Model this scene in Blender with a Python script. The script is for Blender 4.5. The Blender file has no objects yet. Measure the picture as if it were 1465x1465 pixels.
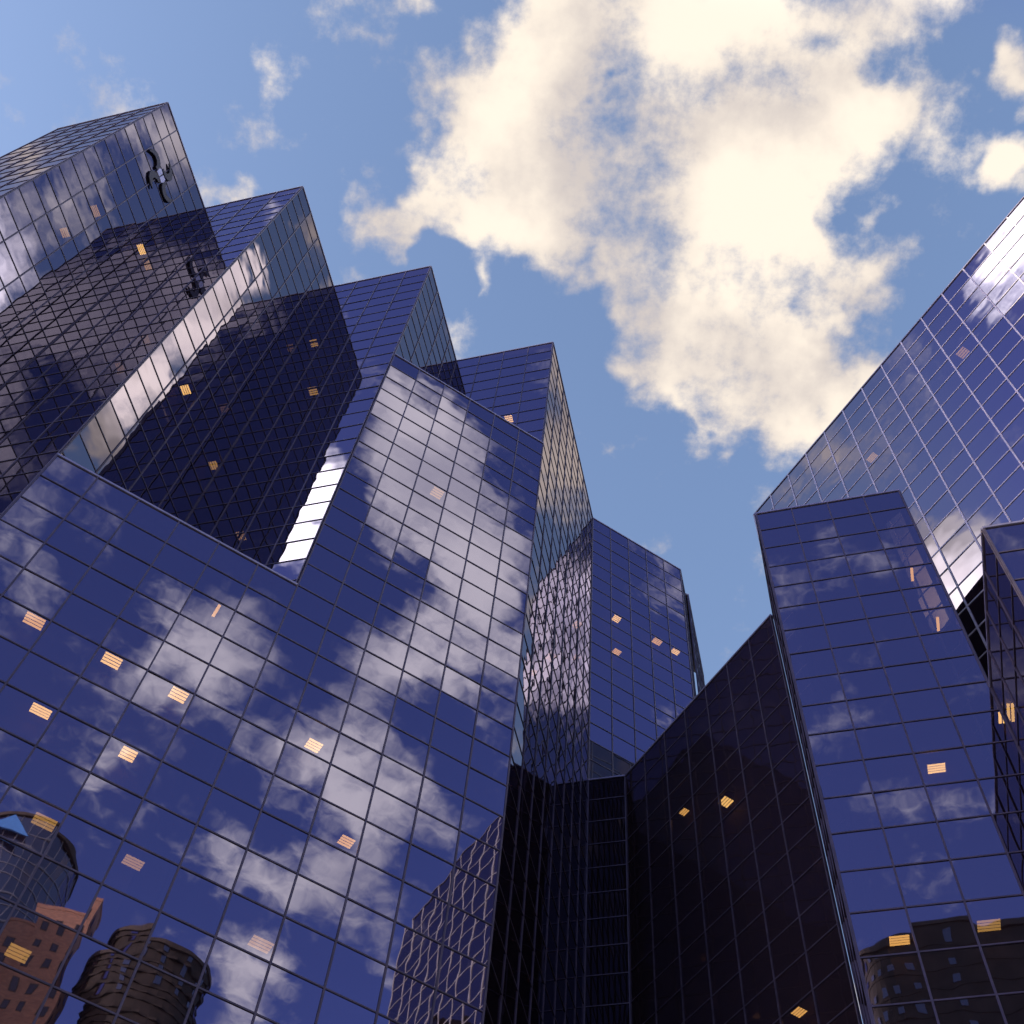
import bpy, math, random
import numpy as np
from mathutils import Vector, Matrix
from mathutils.bvhtree import BVHTree
random.seed(7)
C = bpy.context.scene.collection
S = 95.0; EYE = 1.6
# ---------------------------------------------------------------- camera and plan fit
def cam_rows(zx, zy, f):
    n = np.array([zx-732.5, 732.5-zy, -f]); n /= np.linalg.norm(n)
    a = np.array([0, 0, -1.0]); fw = a - a.dot(n)*n; fw /= np.linalg.norm(fw)
    return np.cross(fw, n), fw, n
def proj(cam, x, y, k):
    r, fw, n = cam_rows(*cam)
    d = r*x + fw*y + n*k
    return 732.5 + d[0]/-d[2]*cam[2], 732.5 - d[1]/-d[2]*cam[2]
def hd(t): return np.array([math.sin(t), math.cos(t)])
def plan(p):
    th = p[3]; T4 = p[4:6]; L = p[6]; e1 = hd(th); e2 = hd(th+math.pi/2); e3 = hd(th+math.pi/4); e4 = hd(th-math.pi/4)
    T = [T4 - e3*L*(3-i)*math.sqrt(2) for i in range(4)]
    E = T4+e1*p[9]; Wc = E+e2*p[11]; We = Wc-e4*p[12]; Bl = We-e1*p[13]; Br = Bl+e2*p[14]
    return e1, e2, e3, e4, T, E, Wc, We, Bl, Br
def model(p):
    cam = p[:3]; L = p[6]; FM, FL = p[7:9]; t5 = p[10]; FP = p[15]; kb, kc = p[16:18]
    e1, e2, e3, e4, T, E, Wc, We, Bl, Br = plan(p)
    pts = [(T[0],1,244,148),(T[1],1,435,268),(T[2],1,617,383),(T[3],1,792,494),
           (T[0]+e1*L,1,289,293),(T[1]+e1*L,1,474,408),(T[2]+e1*L,1,655,516),(E,1,848,742),(E+e3*t5,1,975,812),
           (T[2],FM,562,510),(T[3],FM,772,635),(T[2],FL,422,838),(T[1],FL,80,655),
           (E,FP,844,1116),(Wc,FP,895,1110),(We,FP,1097,880),(Bl,FP,1085,735),(Br,FP,1288,700),(Bl,kb,1250,1465),(Br,kc,1416,983)]
    out = []
    for q, k, u, v in pts:
        a, b = proj(cam, q[0], q[1], k); out += [a-u, b-v]
    return np.array(out)
p = np.array([866,-225,1950,math.radians(19.3),.0149,.36,.0785,.808,.504,.153,.087,.022,.135,.0635,.0744,.656,.33,.47])
for it in range(40):
    r0 = model(p); J = np.zeros((len(r0), len(p)))
    for j in range(len(p)):
        h = 1e-5*max(1e-1, abs(p[j])); q = p.copy(); q[j] += h; J[:, j] = (model(q)-r0)/h
    p = p - np.linalg.lstsq(J, r0, rcond=None)[0]*.7
cam = p[:3]; th = p[3]; T4 = p[4:6]; L = p[6]; FM, FL = p[7:9]; t5 = p[10]; FP = p[15]; HC = p[17]
e1, e2, e3, e4, T, E4, Wc, We, Bl, Br = plan(p)
RW, FW, NW = cam_rows(*cam)
def ray(u, v):
    d = np.array([u-732.5, 732.5-v, -cam[2]])
    return np.array([RW.dot(d), FW.dot(d), NW.dot(d)])
def at(u, v, k):
    w = ray(u, v); return w[:2]/w[2]*k
# ---------------------------------------------------------------- materials
def mat(name):
    m = bpy.data.materials.new(name); m.use_nodes = True; m.node_tree.nodes.clear(); return m, m.node_tree
def node(nt, t, **kw):
    n = nt.nodes.new(t)
    for k, v in kw.items(): setattr(n, k, v)
    return n
def principled(name, col, rough=.5, metal=0, noise=0, scale=3):
    m, nt = mat(name); o = node(nt, 'ShaderNodeOutputMaterial'); b = node(nt, 'ShaderNodeBsdfPrincipled')
    b.inputs['Base Color'].default_value = (*col, 1); b.inputs['Roughness'].default_value = rough; b.inputs['Metallic'].default_value = metal
    if noise:
        tc = node(nt, 'ShaderNodeTexCoord'); nz = node(nt, 'ShaderNodeTexNoise'); nz.inputs['Scale'].default_value = scale; nz.inputs['Detail'].default_value = 3
        rp = node(nt, 'ShaderNodeValToRGB'); rp.color_ramp.elements[0].position = .3; rp.color_ramp.elements[1].position = .7
        rp.color_ramp.elements[0].color = (*[c*(1-noise) for c in col], 1); rp.color_ramp.elements[1].color = (*[min(1, c*(1+noise)) for c in col], 1)
        nt.links.new(tc.outputs['Object'], nz.inputs['Vector']); nt.links.new(nz.outputs['Fac'], rp.inputs['Fac']); nt.links.new(rp.outputs['Color'], b.inputs['Base Color'])
    nt.links.new(b.outputs[0], o.inputs[0]); return m
def glass(name, tint, graze, trans=(.38,.28,.17), bumpd=.005, base=.68, haze=.015):
    m, nt = mat(name); o = node(nt, 'ShaderNodeOutputMaterial')
    tc = node(nt, 'ShaderNodeTexCoord'); nz = node(nt, 'ShaderNodeTexNoise'); nz.inputs['Scale'].default_value = .6; nz.inputs['Detail'].default_value = 1
    bp = node(nt, 'ShaderNodeBump'); bp.inputs['Strength'].default_value = 1; bp.inputs['Distance'].default_value = bumpd
    g = node(nt, 'ShaderNodeBsdfGlossy'); g.inputs['Roughness'].default_value = .012
    t = node(nt, 'ShaderNodeBsdfTransparent'); t.inputs['Color'].default_value = (*trans, 1)
    d = node(nt, 'ShaderNodeBsdfDiffuse'); d.inputs['Color'].default_value = (.50,.34,.36,1)
    fr = node(nt, 'ShaderNodeLayerWeight'); fr.inputs['Blend'].default_value = .35
    cm = node(nt, 'ShaderNodeMix', data_type='RGBA'); cm.inputs['A'].default_value = (*tint, 1); cm.inputs['B'].default_value = (*graze, 1)
    mr = node(nt, 'ShaderNodeMapRange'); mr.inputs['To Min'].default_value = base; mr.inputs['To Max'].default_value = 1.0
    mx = node(nt, 'ShaderNodeMixShader'); mh = node(nt, 'ShaderNodeMixShader'); mh.inputs[0].default_value = haze
    l = nt.links.new
    l(fr.outputs['Fresnel'], cm.inputs['Factor']); l(cm.outputs['Result'], g.inputs['Color'])
    l(tc.outputs['Object'], nz.inputs['Vector']); l(nz.outputs['Fac'], bp.inputs['Height']); l(bp.outputs[0], g.inputs['Normal'])
    l(fr.outputs['Fresnel'], mr.inputs['Value']); l(mr.outputs[0], mx.inputs[0]); l(t.outputs[0], mx.inputs[1]); l(g.outputs[0], mx.inputs[2])
    l(mx.outputs[0], mh.inputs[1]); l(d.outputs[0], mh.inputs[2]); l(mh.outputs[0], o.inputs[0])
    return m
M = {}
M['glass'] = glass('blue_mirror_glass', (.245,.230,.30), (.62,.57,.60))
M['clearblue'] = glass('pale_blue_mirror_glass', (.33,.31,.40), (.66,.62,.68))
M['darkglass'] = glass('dark_mirror_glass', (.115,.095,.11), (.3,.26,.3), bumpd=.010, haze=.05)  # copy of the mirror glass, tint cut to darken the courtyard block
M['blackglass'] = glass('black_mirror_glass', (.03,.026,.03), (.08,.07,.08), bumpd=.009, haze=.02)  # tint cut further, close to black, for the inner courtyard wall
M['mull'] = principled('dark_anodised_metal', (.095,.08,.095), .45, .2, .25, 1.5)
M['pale'] = principled('sunlit_mullion_metal', (.66,.64,.62), .45, .1, .2, 1.5)  # lighter copy of the mullion metal, sunlight on the right tower put into its colour
M['cope'] = principled('roof_edge_metal', (.34,.33,.38), .4, .4, .15, 2)
M['core'] = principled('dark_interior', (.085,.055,.055), .9, 0, .5, .4)
M['roof'] = principled('roof_gravel', (.16,.15,.14), .95, 0, .3, 4)
M['black'] = principled('emblem_black', (.012,.010,.014), .5, 0, .2, 2)
M['white'] = principled('emblem_light', (.72,.70,.72), .5, 0, .1, 2)
M['stone'] = principled('dark_stone', (.05,.036,.033), .8, 0, .35, .8)
M['slab'] = principled('weathered_concrete', (.09,.068,.06), .85, 0, .3, .5)
def brickmat():
    m = principled('red_brick', (.34,.14,.08), .85); nt = m.node_tree; b = [n for n in nt.nodes if n.type == 'BSDF_PRINCIPLED'][0]
    tc = node(nt, 'ShaderNodeTexCoord'); br = node(nt, 'ShaderNodeTexBrick'); br.inputs['Color1'].default_value = (.62,.29,.19,1); br.inputs['Color2'].default_value = (.42,.19,.13,1); br.inputs['Mortar'].default_value = (.36,.27,.23,1); br.inputs['Scale'].default_value = 1.6
    mp = node(nt, 'ShaderNodeMapping'); mp.inputs['Rotation'].default_value = (math.pi/2, 0, 0)
    nt.links.new(tc.outputs['Object'], mp.inputs[0]); nt.links.new(mp.outputs[0], br.inputs[0]); nt.links.new(br.outputs[0], b.inputs['Base Color']); return m
M['brick'] = brickmat()
def lampmat(name, s, col=(1,.70,.36,1)):
    m, nt = mat(name); o = node(nt, 'ShaderNodeOutputMaterial'); e = node(nt, 'ShaderNodeEmission')
    e.inputs[0].default_value = col; e.inputs[1].default_value = s; nt.links.new(e.outputs[0], o.inputs[0]); return m
M['lamp'] = lampmat('warm_luminaire', 8.5, (1,.74,.36,1)); M['lampb'] = lampmat('amber_luminaire', 6.0, (1,.66,.28,1)); M['dim'] = lampmat('dim_warm_luminaire', 2.6, (1,.70,.28,1))
M['blue_sign'] = principled('blue_sign_face', (.08,.30,.80), .5, 0, .1, 2)
# ---------------------------------------------------------------- mesh helpers
class MB:
    def __init__(s): s.v = []; s.f = []
    def quad(s, *pts):
        i = len(s.v); s.v += [tuple(p) for p in pts]; s.f.append(tuple(range(i, i+len(pts))))
    def box(s, o, a, b, c):
        o, a, b, c = map(Vector, (o, a, b, c)); i = len(s.v)
        s.v += [tuple(o+a*x+b*y+c*z) for z in (0,1) for y in (0,1) for x in (0,1)]
        s.f += [tuple(i+j for j in q) for q in ((0,2,3,1),(4,5,7,6),(0,1,5,4),(2,6,7,3),(0,4,6,2),(1,3,7,5))]
    def prism(s, poly, z0, z1):
        i = len(s.v); n = len(poly)
        s.v += [(q[0], q[1], z0) for q in poly]+[(q[0], q[1], z1) for q in poly]
        s.f += [tuple(i+j for j in range(n))[::-1], tuple(i+n+j for j in range(n))]
        s.f += [(i+j, i+(j+1) % n, i+n+(j+1) % n, i+n+j) for j in range(n)]
    def build(s, name, m, parent=None, base=(0,0,0)):
        me = bpy.data.meshes.new(name); b = Vector(base)
        me.from_pydata([tuple(Vector(q)-b) for q in s.v], [], s.f); me.materials.append(m); me.update()
        o = bpy.data.objects.new(name, me); C.objects.link(o)
        if parent: o.parent = parent
        else: o.location = b
        return o
def thing(name, label, cat, loc, group=None):
    o = bpy.data.objects.new(name, None); C.objects.link(o); o.location = loc; o['label'] = label; o['category'] = cat
    if group: o['group'] = group
    return o
def inset(poly, ds):
    n = len(poly); out = []; ln = []
    for i in range(n):
        a, b = np.array(poly[i]), np.array(poly[(i+1) % n]); d = (b-a)/np.linalg.norm(b-a); nn = np.array([-d[1], d[0]])
        ln.append((a+nn*ds[i], d))
    for i in range(n):
        (p0, d0), (p1, d1) = ln[i-1], ln[i]
        A = np.array([d0, -d1]).T
        if abs(np.linalg.det(A)) < 1e-3: out.append(p1); continue
        t = np.linalg.solve(A, p1-p0); out.append(p0+d0*t[0])
    return out
MOD = L*S/4; ROW = (FM-FL)*S/15
FACES = {}; PANES = []
def wz(k): return EYE+k*S
def building(name, label, cat, vols, group=None, mull='mull', gl='glass', bar=.07):
    allp = np.concatenate([np.array(v[0])*S for v in vols]); c = allp.mean(0); base = (c[0], c[1], 0)
    t = thing(name, label, cat, base, group)
    for poly, k, edges in vols:
        P = [np.array(q)*S for q in poly]; E = list(edges)
        area = sum(P[i][0]*P[(i+1) % len(P)][1]-P[(i+1) % len(P)][0]*P[i][1] for i in range(len(P)))
        if area < 0:
            P = P[::-1]; E = [E[(len(P)-2-i) % len(P)] for i in range(len(P))]
        top = wz(k)
        ins = inset(P, [1.1 if e else .012 for e in E])
        m = MB(); m.prism(ins, 0, top-.35); m.build('inner_wall', M['core'], t, base)
        m = MB(); m.prism(inset(P, [.06 if e else .012 for e in E]), top-.30, top-.05); m.build('roof', M['roof'], t, base)
        for i, e in enumerate(E):
            if not e: continue
            a, b = P[i], P[(i+1) % len(P)]; w = np.linalg.norm(b-a); d = (b-a)/w; nn = np.array([d[1], -d[0]])
            cols = e.get('cols') or max(1, round(w/MOD)); z0 = wz(e.get('zmin', 0)) if e.get('zmin') else 0.0
            rows = int(math.ceil((top-z0)/ROW)); cw = w/cols
            FACES[e['key']] = dict(a=a, d=d, n=nn, w=w, top=top, cols=cols, cw=cw, t=t, base=base)
            P3 = lambda u, o, z: (a[0]+d[0]*u+nn[0]*o, a[1]+d[1]*u+nn[1]*o, z)
            g = MB(); D3 = Vector((d[0], d[1], 0)); N3 = Vector((nn[0], nn[1], 0))
            for j in range(cols+1):
                u = min(max(j*cw, bar/2+.005), w-bar/2-.005)
                if e['key'] == 'FA' and abs(a[0]+d[0]*u-T[2][0]*S) < .8: continue
                g.box(P3(u-bar/2, -.10, z0), D3*bar, N3*.145, Vector((0,0,top-z0-.09)))
            for r in range(1, rows+1):
                z = top-r*ROW
                if z < z0+.1: break
                g.box(P3(.002, -.08, z-.03), D3*(w-.004), N3*.112, Vector((0,0,bar*.86)))
            g.build('mullion_grid', M[mull], t, base)
            cp = MB(); cp.box(P3(0, -.25, top-.09), D3*w, N3*.31, Vector((0,0,.12))); cp.build('roof_edge', M['cope'], t, base)
            for r in range(rows):
                zt = top-r*ROW; zb = max(zt-ROW, z0)
                for j in range(cols):
                    ax, az = random.gauss(0, .0028), random.gauss(0, .0028)
                    pts = []
                    for (uu, zz) in ((0, 0), (1, 0), (1, 1), (0, 1)):
                        o = (uu-.5)*cw*ax+(zz-.5)*ROW*az
                        pts.append(P3((j+uu)*cw, o, zb+(zt-zb)*zz))
                    PANES.append([e['key'], j, r, pts, t, base, nn, e.get('gl', gl)])
    return t
# ---------------------------------------------------------------- the place
CC = [None]+[T[i]+e1*L for i in range(3)]
BK = e4*.30
TL = T[0]-e2*.099
grp = 'saw-tooth glass towers in a row'
tower1 = building('glass_tower', 'leftmost saw-tooth glass tower carrying a dark emblem near its top corner', 'tower',
    [([TL, T[0], CC[1], CC[1]+BK, TL+BK], 1, [dict(key='T1L', cols=5), dict(key='T1R', cols=4), None, None, dict(key='T1S')])], grp)
building('glass_tower', 'second saw-tooth glass tower from the left, with a bright cloud strip along its corner', 'tower',
    [([CC[1], T[1], CC[2], CC[2]+BK, CC[1]+BK], 1, [dict(key='T2L', cols=4), dict(key='T2R', cols=4, zmin=FL), None, None, None])], grp)
building('glass_tower', 'third saw-tooth glass tower, its peak rising just left of the tall diagonal facade', 'tower',
    [([CC[2], T[2], CC[3], CC[3]+BK, CC[2]+BK], 1, [dict(key='T3L', cols=4, zmin=FL), dict(key='T3R', cols=4, zmin=FM), None, None, None])], grp)
building('glass_tower', 'fourth glass tower with a long pale cloud-reflecting side facing right', 'tower',
    [([CC[3], T[3], E4, E4+BK, CC[3]+BK], 1, [dict(key='T4L', cols=4, zmin=FM), dict(key='T4R', cols=8), None, None, None])], grp)
c5 = E4+e3*t5; c5b = c5+e1*.026; c5c = c5b+e3*.004; c5d = c5c+e1*.10
building('glass_tower', 'distant blue glass block at the end of the courtyard with a few lit windows', 'tower',
    [([E4, c5, c5b, c5c, c5d, c5d-e3*.07, E4+BK], 1, [dict(key='T5', zmin=FP), dict(key='T5a', zmin=FP, cols=2), None, dict(key='T5b', zmin=FP), None, None, None])])
off = -e4*0.0016
building('glass_block', 'broad diagonal glass facade with stepped roofline reflecting clouds in the foreground', 'building',
    [([T[1]+off, T[2]+off, CC[2]], FL, [dict(key='FA', cols=6), None, None]),
     ([T[2]+off, T[3]+off, CC[3]], FM, [dict(key='FB', cols=6), None, None])])
HR = .87
Rc = at(1078, 737, HR); rn = e3
Roff = Rc.dot(rn)
def toR(q, d): return q+d*((Roff-.004-q.dot(rn))/d.dot(rn))
Wb = toR(We, e1)
building('glass_block', 'dark low glass block lining the shadowed courtyard between the towers', 'building',
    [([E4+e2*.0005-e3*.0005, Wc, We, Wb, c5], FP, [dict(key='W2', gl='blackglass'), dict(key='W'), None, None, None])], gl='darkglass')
Bb = Br+e1*.012
building('glass_block', 'narrow blue glass block projecting below the tall right tower with square panes', 'building',
    [([Bl, Br, Bb, We+e3*.002], FP, [dict(key='B', cols=4), dict(key='Br', zmin=HC), None, dict(key='Bl')])])
lc = (Br-at(1408, 755, HC)).dot(e1)
Cc = Br-e1*lc; Cr = Cc+e2*.2
building('glass_block', 'low dark glass block cut by the right edge of the photo', 'building',
    [([Cc, Cr, Cr+e1*.05, Br+e2*.003+e1*.02, Br], HC, [dict(key='C'), None, None, None, dict(key='Cl', cols=4)])], gl='glass')
Rend = Rc-e4*.56
building('glass_tower', 'tall right glass tower with sunlit pale mullions at its upper right', 'tower',
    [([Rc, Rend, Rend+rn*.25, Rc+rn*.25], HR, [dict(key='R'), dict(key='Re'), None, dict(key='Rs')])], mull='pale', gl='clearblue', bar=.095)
# ---------------------------------------------------------------- windows
vs = []; fs = []
for pn in PANES:
    i = len(vs); vs += pn[3]; fs.append((i, i+1, i+2, i+3))
bvh = BVHTree.FromPolygons(vs, fs); eye = Vector((0, 0, EYE))
def pix(q): return proj(cam, q[0], q[1], q[2]-EYE)
per = {}
for idx, pn in enumerate(PANES):
    c = sum((Vector(q) for q in pn[3]), Vector())/4
    vis = 0; dirn = (c-eye)
    if dirn.normalized().z > .2:
        u, v = pix(c)
        if -10 < u < 1475 and -10 < v < 1475:
            h = bvh.ray_cast(eye, dirn.normalized())
            if h[2] == idx:
                q = [pix(x) for x in pn[3]]
                vis = abs(sum(q[i][0]*q[(i+1) % 4][1]-q[(i+1) % 4][0]*q[i][1] for i in range(4)))/2
    per.setdefault(pn[4].name, []).append((vis, idx))
for k, lst in per.items():
    lst.sort(reverse=True); rest = MB(); mats = []; t = base = None; rm = []
    for r, (vis, idx) in enumerate(lst):
        pn = PANES[idx]; t, base = pn[4], pn[5]
        if r < 100 and vis > 0:
            m = MB(); m.quad(*pn[3]); m.build('window', M[pn[7]], t, base)
        else: rest.quad(*pn[3]); rm.append(pn[7])
    if rest.f:
        names = sorted(set(rm)); o = rest.build('window', M[names[0]], t, base); o['kind'] = 'stuff'
        for nme in names[1:]: o.data.materials.append(M[nme])
        for poly, nme in zip(o.data.polygons, rm): poly.material_index = names.index(nme)
# ---------------------------------------------------------------- lit ceiling lamps behind the glass
def face_hit(u, v, key):
    F = FACES[key]; w = ray(u, v); n = F['n']; a = F['a']
    k = (a[0]*n[0]+a[1]*n[1])/(w[0]*n[0]+w[1]*n[1]); X = w*k
    return F, (X[0]-a[0])*F['d'][0]+(X[1]-a[1])*F['d'][1], X[2]+EYE
def lamp(u, v, key, dim=0):
    su = random.uniform(.5, .78); sv = random.uniform(.46, .66); ns = 4
    if dim == 2: su = .13; sv = .8; ns = 1
    if key == 'Cl': su = 1.0; sv = .7
    F, uu, z = face_hit(u, v, key); n = F['n']; a = F['a']
    j = min(max(math.floor(uu/F['cw']), 0), F['cols']-1); r = math.floor((F['top']-z)/ROW)
    lim = F['cw']*.25
    uc = (j+.5)*F['cw']+min(max(uu-(j+.5)*F['cw'], -lim), lim); zc = F['top']-(r+.5)*ROW+min(max(z-(F['top']-(r+.5)*ROW), -.5), .5)
    G = np.array([a[0]+F['d'][0]*uc, a[1]+F['d'][1]*uc, zc])
    di = np.array([G[0], G[1], G[2]-EYE]); di /= abs(di[0]*n[0]+di[1]*n[1])
    Pc = G+di*.5
    m = MB(); d = np.array([*F['d'], 0]); ni = np.array([-n[0], -n[1], 0])
    for s in range(ns):
        o = Pc-d*su/2+ni*(-sv/2+s*sv/ns)
        m.box(o, Vector(d*su), Vector(ni*sv/ns*(.68 if ns > 1 else 1)), Vector((0,0,.02)))
    m.build('ceiling_light', M['dim' if dim == 1 else ('lampb' if dim == 2 else random.choice(('lamp', 'lamp', 'lampb')))], F['t'], F['base'])
LAMPS = [(67,887,'FA'),(165,937,'FA'),(260,985,'FA'),(82,1018,'FA'),(188,1070,'FA'),(445,1078,'FB'),(492,1216,'FB'),(310,873,'FA',2),(625,706,'FB',1),(380,1362,'FB',1),(65,1178,'FA',1),(190,1235,'FA',1),(25,1365,'FA',1),
 (135,303,'T1R',1),(92,333,'T1R',1),(202,357,'T1R'),(265,558,'T2R'),(450,490,'T3L',1),(448,560,'T3L',1),(332,740,'T2R',1),(728,600,'T4L'),
 (875,882,'T5'),(940,918,'T5'),(962,930,'T5'),(876,932,'T5'),(978,1160,'W'),(1037,1150,'W'),(1142,1438,'W'),
 (1305,822,'B',2),(1342,893,'B',2),(1340,1100,'B'),(1300,1345,'B'),(1415,1325,'B',1),(1440,1083,'Cl'),(1248,655,'R',1),(1378,505,'R',1)]
for a_ in LAMPS: lamp(*a_)
# ---------------------------------------------------------------- emblem on the leftmost tower
F, uu, zz = face_hit(228, 252, 'T1R')
def emb(poly, name, m, depth):
    g = MB(); n = len(poly)
    for o in (.06, .06+depth):
        for (x, y) in poly:
            q = F['a']+F['d']*(uu+x)+F['n']*o; g.v.append((q[0], q[1], zz+y))
    g.f = [tuple(range(n)), tuple(range(n, 2*n))[::-1]]+[(j, (j+1) % n, n+(j+1) % n, n+j) for j in range(n)]
    return g.build(name, m, tower1, F['base'])
comma = [(-.30,.62),(.30,.60),(.62,.85),(.82,1.25),(.80,1.70),(.50,2.10),(.0,2.30),(-.45,2.25),(-.05,1.95),(.22,1.60),(.20,1.20),(-.05,.92),(-.38,.85)]
for q in range(4):
    ca, sa = ((1,0),(0,1),(-1,0),(0,-1))[q]
    emb([((x*ca-y*sa)*.88, (x*sa+y*ca)*(1.05)) for x, y in comma], 'emblem_petal', M['black'], .10)
def sq(sx): return [(sx*x, y) for x, y in ((.05,-.42),(.42,-.46),(.50,0),(.42,.46),(.05,.42))]
for sx in (1, -1): emb(sq(sx), 'emblem_square', M['white'], .10)
# ---------------------------------------------------------------- buildings behind the viewer, seen in the mirror glass
def behind(u, v, key, k):
    q = at(u, v, k); F = FACES[key]; n = F['n']; o = F['a'].dot(n)/S
    return (q-2*(q.dot(n)-o)*n)*S
def mirror_u(q, key, z):
    F = FACES[key]; n = F['n']; o = F['a'].dot(n); v = q-2*(q.dot(n)-o)*n; return proj(cam, v[0], v[1], z-EYE)[0]
def circle(c, r, n=40): return [(c[0]+r*math.cos(i*2*math.pi/n), c[1]+r*math.sin(i*2*math.pi/n)) for i in range(n)]
c = behind(35, 1225, 'FA', 1.22); R0 = 8.0; top = wz(1.22); b = (c[0], c[1], 0)
t = thing('round_tower', 'curved glass office tower with a blue sign, seen only mirrored at lower left', 'tower', b)
m = MB(); m.prism(circle(c, R0), 0, top-.3); m.build('window', M['clearblue'], t, b)
m = MB()
for i in range(40):
    a = i*2*math.pi/40; q = (c[0]+R0*math.cos(a), c[1]+R0*math.sin(a)); m.box((q[0]-.05, q[1]-.05, 0), (.1,0,0), (0,.1,0), (0,0,top-.35))
z = top-3
while z > 0:
    m.prism(circle(c, R0+.08), z, z+.14); z -= 2.0
m.build('mullion_grid', M['cope'], t, b)
m = MB(); m.prism(circle(c, R0+.3), top-.28, top+.3); m.build('roof', M['slab'], t, b)
dv = -np.array(c)/np.linalg.norm(c); pv = np.array([-dv[1], dv[0]])
if mirror_u(np.array(c)+pv*4, 'FA', top) > mirror_u(np.array(c)-pv*4, 'FA', top): pv = -pv
ang = .45; dv2 = dv*math.cos(ang)+pv*math.sin(ang); pv2 = pv*math.cos(ang)-dv*math.sin(ang)
m = MB(); q = np.array(c)+dv2*(R0+.35); m.v = [(*(q+pv2*-2.8), top-4.4), (*(q+pv2*3), top-3.0), (*(q+pv2*.2), top-.8), (*(q+dv2*.3-pv2*2.8), top-4.4), (*(q+dv2*.3+pv2*3), top-3.0), (*(q+dv2*.3+pv2*.2), top-.8)]
m.f = [(0,1,2),(3,5,4),(0,3,4,1),(1,4,5,2),(2,5,3,0)]; m.build('sign', M['blue_sign'], t, b)
def brick(c, w, d, top, rot, label, gap=1.9):
    b = (c[0], c[1], 0); t = thing('brick_building', label, 'building', b)
    X = np.array([math.cos(rot), math.sin(rot)]); Y = np.array([-X[1], X[0]]); c = np.array(c)
    def rect(x0, x1, y0, y1): return [c+X*x+Y*y for x, y in ((x0,y0),(x1,y0),(x1,y1),(x0,y1))]
    blocks = [(rect(-w/2, w/2, -d/2, d/2), top), (rect(-w/2-3.2, -w/2-.02, -d/2+.4, d/2-.4), top-5.0)]
    for cs, tp in blocks:
        m = MB(); m.prism(cs, 0, tp-.3); m.build('wall', M['brick'], t, b)
        m = MB(); m.prism(inset(cs, [-.05]*4), tp-.29, tp+.1); m.build('cornice', M['brick'], t, b)
        for i in range(4):
            a, e = cs[i], cs[(i+1) % 4]; dd = (e-a); wl = np.linalg.norm(dd); dd /= wl; nn = np.array([dd[1], -dd[0]]); k = max(1, int(wl//gap))
            if nn.dot(-c) < -5: continue
            for r in range(6):
                for j in range(k):
                    u = (j+.5)*wl/k; z = tp-3.2-r*2.4; q = a+dd*(u-.42)+nn*-.1
                    f = MB(); f.box((*q, z), (*(dd*.84), 0), (*(nn*.13), 0), (0,0,1.3)); fo = f.build('window', M['slab'], t, b)
                    q = a+dd*(u-.34)+nn*.041; f = MB(); f.quad((*q, z+.1), (*(q+dd*.68), z+.1), (*(q+dd*.68), z+1.2), (*q, z+1.2)); f.build('pane', M['darkglass'], fo, b)
c = behind(103, 1310, 'FA', 1.0); brick(c, 6.0, 5.2, wz(1.0), math.atan2(e3[1], e3[0])+.3, 'red brick building with small windows, seen only mirrored at lower left')
def rounded(c, ax, ay, rot, top, label, step=2.3, jag=0, pw=2.0, win=16):
    b = (c[0], c[1], 0); t = thing('stone_building', label, 'building', b); N = 48
    def outl(g, jit=0):
        o = []
        for i in range(N):
            a = i*2*math.pi/N; ca, sa = math.cos(a), math.sin(a)
            x = (abs(ca)**(2/pw))*math.copysign(1, ca)*(ax+g); y = (abs(sa)**(2/pw))*math.copysign(1, sa)*(ay+g)
            if jit and i % 2: x *= 1+jit*random.uniform(.3, 1)/ax; y *= 1+jit*random.uniform(.3, 1)/ay
            o.append((c[0]+x*math.cos(rot)-y*math.sin(rot), c[1]+x*math.sin(rot)+y*math.cos(rot)))
        return o
    m = MB(); m.prism(outl(0), 0, top-.3); m.build('wall', M['stone'], t, b)
    m = MB(); z = top-step
    while z > 0:
        m.prism(outl(.06, jag), z, z+.25); z -= step
    m.build('ledge', M['stone'], t, b)
    m = MB(); m.prism(outl(.2), top-.29, top+.3); m.build('roof', M['slab'], t, b)
    oc = outl(.03)
    for i in range(0, N, max(1, N//win)):
        q0, q1 = np.array(oc[i]), np.array(oc[(i+1) % N]); dd = q1-q0; wl = np.linalg.norm(dd); dd /= wl; nn = np.array([dd[1], -dd[0]])
        mid = (q0+q1)/2+nn*.06; hw = min(.4, wl*.4)
        if nn.dot(-np.array(c)) < 0: continue
        for r in range(5):
            z = top-step*(r+1)+.5
            f = MB(); f.quad((*(mid-dd*hw), z), (*(mid+dd*hw), z), (*(mid+dd*hw), z+.9), (*(mid-dd*hw), z+.9)); f.build('window', M['clearblue'], t, b)
r3 = math.atan2(e3[1], e3[0]); r2 = math.atan2(e2[1], e2[0])
rounded(behind(222, 1395, 'FA', .98), 6.2, 6.2, r3, wz(.98), 'dark round building with jagged edges, seen only mirrored at lower left', 1.3, jag=.28, pw=2.2)
rounded(behind(1395, 1378, 'B', 1.0), 12.0, 5.5, r2, wz(1.0), 'wide dark stone building with cornice, seen only mirrored at lower right', 2.6, pw=5, win=24)
# ---------------------------------------------------------------- ground
m = MB(); m.quad((-1500,-1500,0),(1500,-1500,0),(1500,1500,0),(-1500,1500,0)); g = m.build('ground', principled('paving', (.2,.19,.18), .85, 0, .25, .8)); g['kind'] = 'structure'
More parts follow.
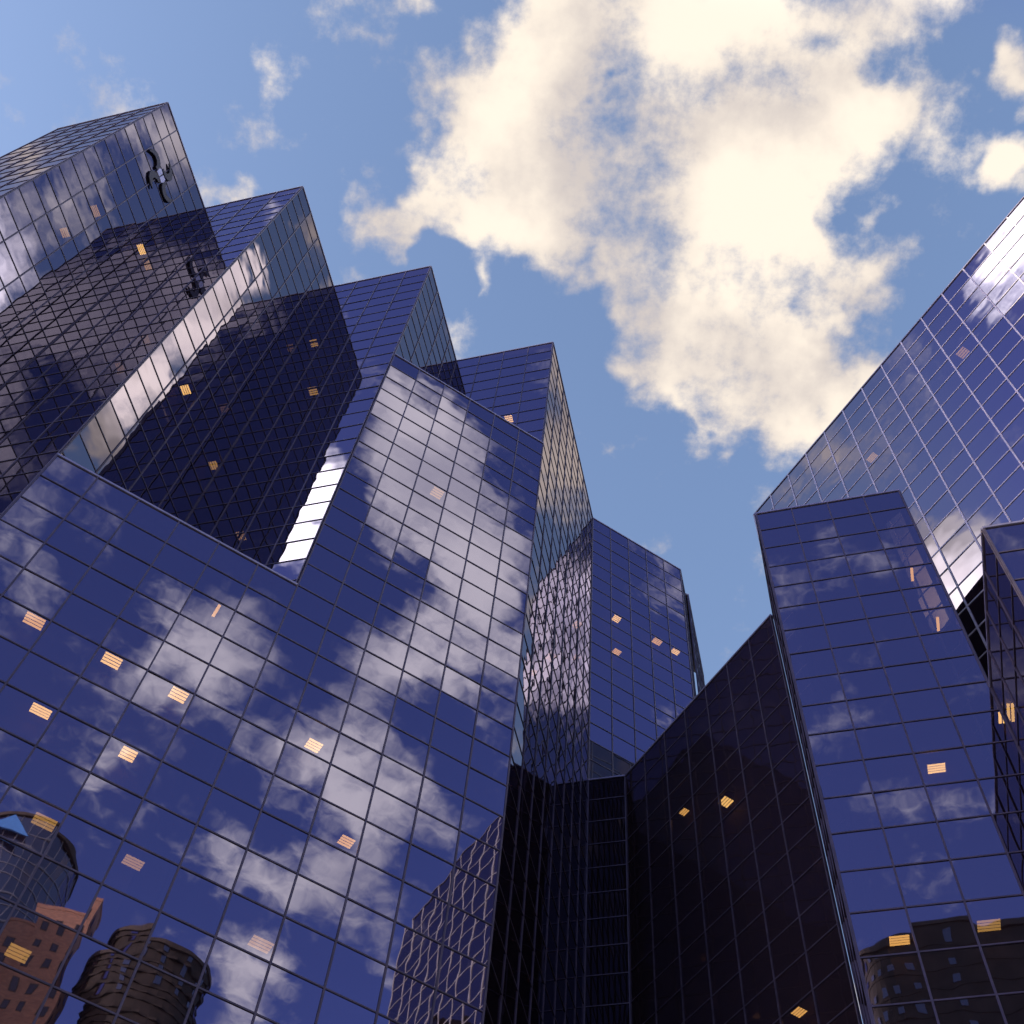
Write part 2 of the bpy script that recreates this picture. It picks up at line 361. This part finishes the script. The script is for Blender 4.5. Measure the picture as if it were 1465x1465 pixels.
# ---------------------------------------------------------------- sky
HDG = math.radians(-90.5); EL = math.radians(12)
w = bpy.data.worlds.new('World'); bpy.context.scene.world = w; w.use_nodes = True; nt = w.node_tree; nt.nodes.clear(); l = nt.links.new
out = node(nt, 'ShaderNodeOutputWorld'); sky = node(nt, 'ShaderNodeTexSky', sky_type='NISHITA', sun_disc=False, sun_elevation=EL, sun_rotation=HDG)
tc = node(nt, 'ShaderNodeTexCoord'); sep = node(nt, 'ShaderNodeSeparateXYZ'); l(tc.outputs['Generated'], sep.inputs[0])
def mth(op, a, b=None, c=None, clamp=False):
    n = node(nt, 'ShaderNodeMath', operation=op, use_clamp=clamp)
    for i, x in enumerate((a, b, c)):
        if x is None: continue
        if isinstance(x, (int, float)): n.inputs[i].default_value = x
        else: l(x, n.inputs[i])
    return n.outputs[0]
zc = mth('MAXIMUM', sep.outputs[2], .12)
cmb = node(nt, 'ShaderNodeCombineXYZ'); l(mth('DIVIDE', sep.outputs[0], zc), cmb.inputs[0]); l(mth('DIVIDE', sep.outputs[1], zc), cmb.inputs[1])
P0 = cmb.outputs[0]
def noise(vec, scale, detail, rough=.55):
    n = node(nt, 'ShaderNodeTexNoise', noise_dimensions='2D'); n.inputs['Scale'].default_value = scale; n.inputs['Detail'].default_value = detail; n.inputs['Roughness'].default_value = rough; l(vec, n.inputs['Vector']); return n
def vm(op, a, b):
    n = node(nt, 'ShaderNodeVectorMath', operation=op)
    for i, x in enumerate((a, b)):
        if isinstance(x, tuple): n.inputs[i].default_value = x
        else: l(x, n.inputs[i])
    return n.outputs['Value' if op == 'DISTANCE' else 0]
nw = noise(P0, 13, 3)
P1 = vm('ADD', P0, vm('MULTIPLY', vm('SUBTRACT', nw.outputs['Color'], (.5,.5,.5)), (.085,.085,0)))
BLOBS = [(720,170,125,.9),(870,50,150,.9),(1090,90,150,1),(1230,165,75,.75),(900,270,155,1),(1020,420,140,1),(1110,560,95,1),(1090,270,90,.75),(1070,500,100,.7),(930,490,80,.7),(1010,580,70,.6),(545,325,65,.85),(640,300,70,.6),(750,250,120,.9),(1235,390,75,.7),(1170,320,70,.4),(1455,230,50,.7),(1470,95,45,.7),(1330,-60,120,.6),
         (850,115,40,-.65),(620,400,50,-.8),(720,415,35,-.5),(690,412,30,.35),(345,270,35,.3),(388,145,22,.1),(490,95,22,.2),(880,630,25,.35),(600,-20,60,.35),(520,130,50,-.4)]
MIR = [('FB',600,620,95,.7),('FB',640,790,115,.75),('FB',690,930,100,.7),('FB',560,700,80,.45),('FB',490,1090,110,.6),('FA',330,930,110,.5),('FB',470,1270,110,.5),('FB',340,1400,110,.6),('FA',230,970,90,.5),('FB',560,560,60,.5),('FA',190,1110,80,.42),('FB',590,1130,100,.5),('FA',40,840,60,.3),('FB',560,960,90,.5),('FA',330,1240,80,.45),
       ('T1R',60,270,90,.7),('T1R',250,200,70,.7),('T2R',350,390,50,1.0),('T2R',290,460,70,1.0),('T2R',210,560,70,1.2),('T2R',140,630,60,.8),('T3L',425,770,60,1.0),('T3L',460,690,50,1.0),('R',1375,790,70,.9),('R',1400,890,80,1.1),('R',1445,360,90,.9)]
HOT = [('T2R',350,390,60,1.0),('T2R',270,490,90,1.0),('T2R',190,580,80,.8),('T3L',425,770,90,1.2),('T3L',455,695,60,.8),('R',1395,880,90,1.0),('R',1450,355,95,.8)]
def blob(acc, x, y, r, wgt):
    d = mth('MULTIPLY_ADD', vm('DISTANCE', P1, (x, y, 0)), -1/r, 1.0, True)
    return mth('MULTIPLY_ADD', d, wgt*1.5, acc if acc is not None else 0.0)
def mirp(key, u, v):
    q = ray(u, v); n = FACES[key]['n']; dt = q[0]*n[0]+q[1]*n[1]; return (q[0]-2*dt*n[0])/q[2], (q[1]-2*dt*n[1])/q[2], q[2]
acc = None
for u, v, r, wg in BLOBS:
    q = ray(u, v); acc = blob(acc, q[0]/q[2], q[1]/q[2], r*1.35/q[2], wg)
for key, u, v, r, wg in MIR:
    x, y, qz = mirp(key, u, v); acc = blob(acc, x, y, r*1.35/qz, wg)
acc = blob(acc, .69, -.05, .14, 1.0); acc = blob(acc, .32, .395, .06, .9)
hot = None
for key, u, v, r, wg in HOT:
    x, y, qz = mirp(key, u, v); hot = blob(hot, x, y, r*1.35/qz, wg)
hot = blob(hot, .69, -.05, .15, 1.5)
bk = node(nt, 'ShaderNodeMapRange', interpolation_type='SMOOTHSTEP'); bk.inputs['From Min'].default_value = .10; bk.inputs['From Max'].default_value = -.12; l(sep.outputs[1], bk.inputs['Value'])
acc = mth('MINIMUM', acc, .92)
nf = noise(P0, 9, 8, .63); nl = noise(vm('ADD', P0, (3.1,1.7,0)), 3.0, 2, .5)
den = mth('MULTIPLY_ADD', mth('SUBTRACT', nf.outputs['Fac'], .5), 2.4, acc)
den = mth('MULTIPLY_ADD', mth('SUBTRACT', nl.outputs['Fac'], .55), .5, den)
mr = node(nt, 'ShaderNodeMapRange', interpolation_type='SMOOTHSTEP'); mr.inputs['From Min'].default_value = .10; l(mth('MULTIPLY_ADD', bk.outputs[0], .14, .80), mr.inputs['From Max']); l(den, mr.inputs['Value'])
ns = noise(vm('ADD', P0, (.03,.01,0)), 7, 4, .5)
sh = node(nt, 'ShaderNodeMapRange', interpolation_type='SMOOTHSTEP'); sh.inputs['From Min'].default_value = -.2; sh.inputs['From Max'].default_value = .80
l(mth('MULTIPLY_ADD', mth('SUBTRACT', ns.outputs['Fac'], .5), 2.4, mth('MULTIPLY', den, .55)), sh.inputs['Value'])
cc = node(nt, 'ShaderNodeMix', data_type='RGBA'); cc.inputs['A'].default_value = (.68,.61,.58,1); cc.inputs['B'].default_value = (1.10,.97,.82,1); l(sh.outputs[0], cc.inputs['Factor'])
def tint(col, A, B):
    tn = node(nt, 'ShaderNodeMix', data_type='RGBA'); tn.inputs['A'].default_value = (*A,1); tn.inputs['B'].default_value = (*B,1); l(bk.outputs[0], tn.inputs['Factor'])
    sm = node(nt, 'ShaderNodeMix', data_type='RGBA', blend_type='MULTIPLY'); sm.inputs['Factor'].default_value = 1; l(col, sm.inputs['A']); l(tn.outputs['Result'], sm.inputs['B']); return sm.outputs['Result']
b1 = node(nt, 'ShaderNodeBackground'); b1.inputs[1].default_value = .15; l(tint(sky.outputs[0], (2.5,2.42,2.7), (1.5,1.38,2.75)), b1.inputs[0])
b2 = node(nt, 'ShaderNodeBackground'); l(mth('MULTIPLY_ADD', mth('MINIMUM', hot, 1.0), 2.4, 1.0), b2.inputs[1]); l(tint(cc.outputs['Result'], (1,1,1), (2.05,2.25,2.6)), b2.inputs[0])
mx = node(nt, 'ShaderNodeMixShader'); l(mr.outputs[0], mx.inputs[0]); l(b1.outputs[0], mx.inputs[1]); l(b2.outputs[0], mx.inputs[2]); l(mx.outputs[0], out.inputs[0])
w.cycles.sampling_method = 'MANUAL'; w.cycles.sample_map_resolution = 256
sd = bpy.data.lights.new('sun', 'SUN'); sd.energy = 5.0; sd.angle = math.radians(.5); sd.color = (1,.88,.72); so = bpy.data.objects.new('sun', sd); C.objects.link(so)
dr = Vector((-math.sin(HDG)*math.cos(EL), -math.cos(HDG)*math.cos(EL), -math.sin(EL))); so.rotation_euler = dr.to_track_quat('-Z', 'Y').to_euler()
# ---------------------------------------------------------------- camera
cd = bpy.data.cameras.new('camera'); cd.sensor_width = 36; cd.lens = cam[2]/1465*36; cd.clip_end = 5000
co = bpy.data.objects.new('camera', cd); C.objects.link(co)
co.matrix_world = Matrix(((RW[0],RW[1],RW[2],0),(FW[0],FW[1],FW[2],0),(NW[0],NW[1],NW[2],EYE),(0,0,0,1)))
bpy.context.scene.camera = co
vs_ = bpy.context.scene.view_settings; vs_.view_transform = 'Standard'; vs_.look = 'None'; vs_.exposure = 0
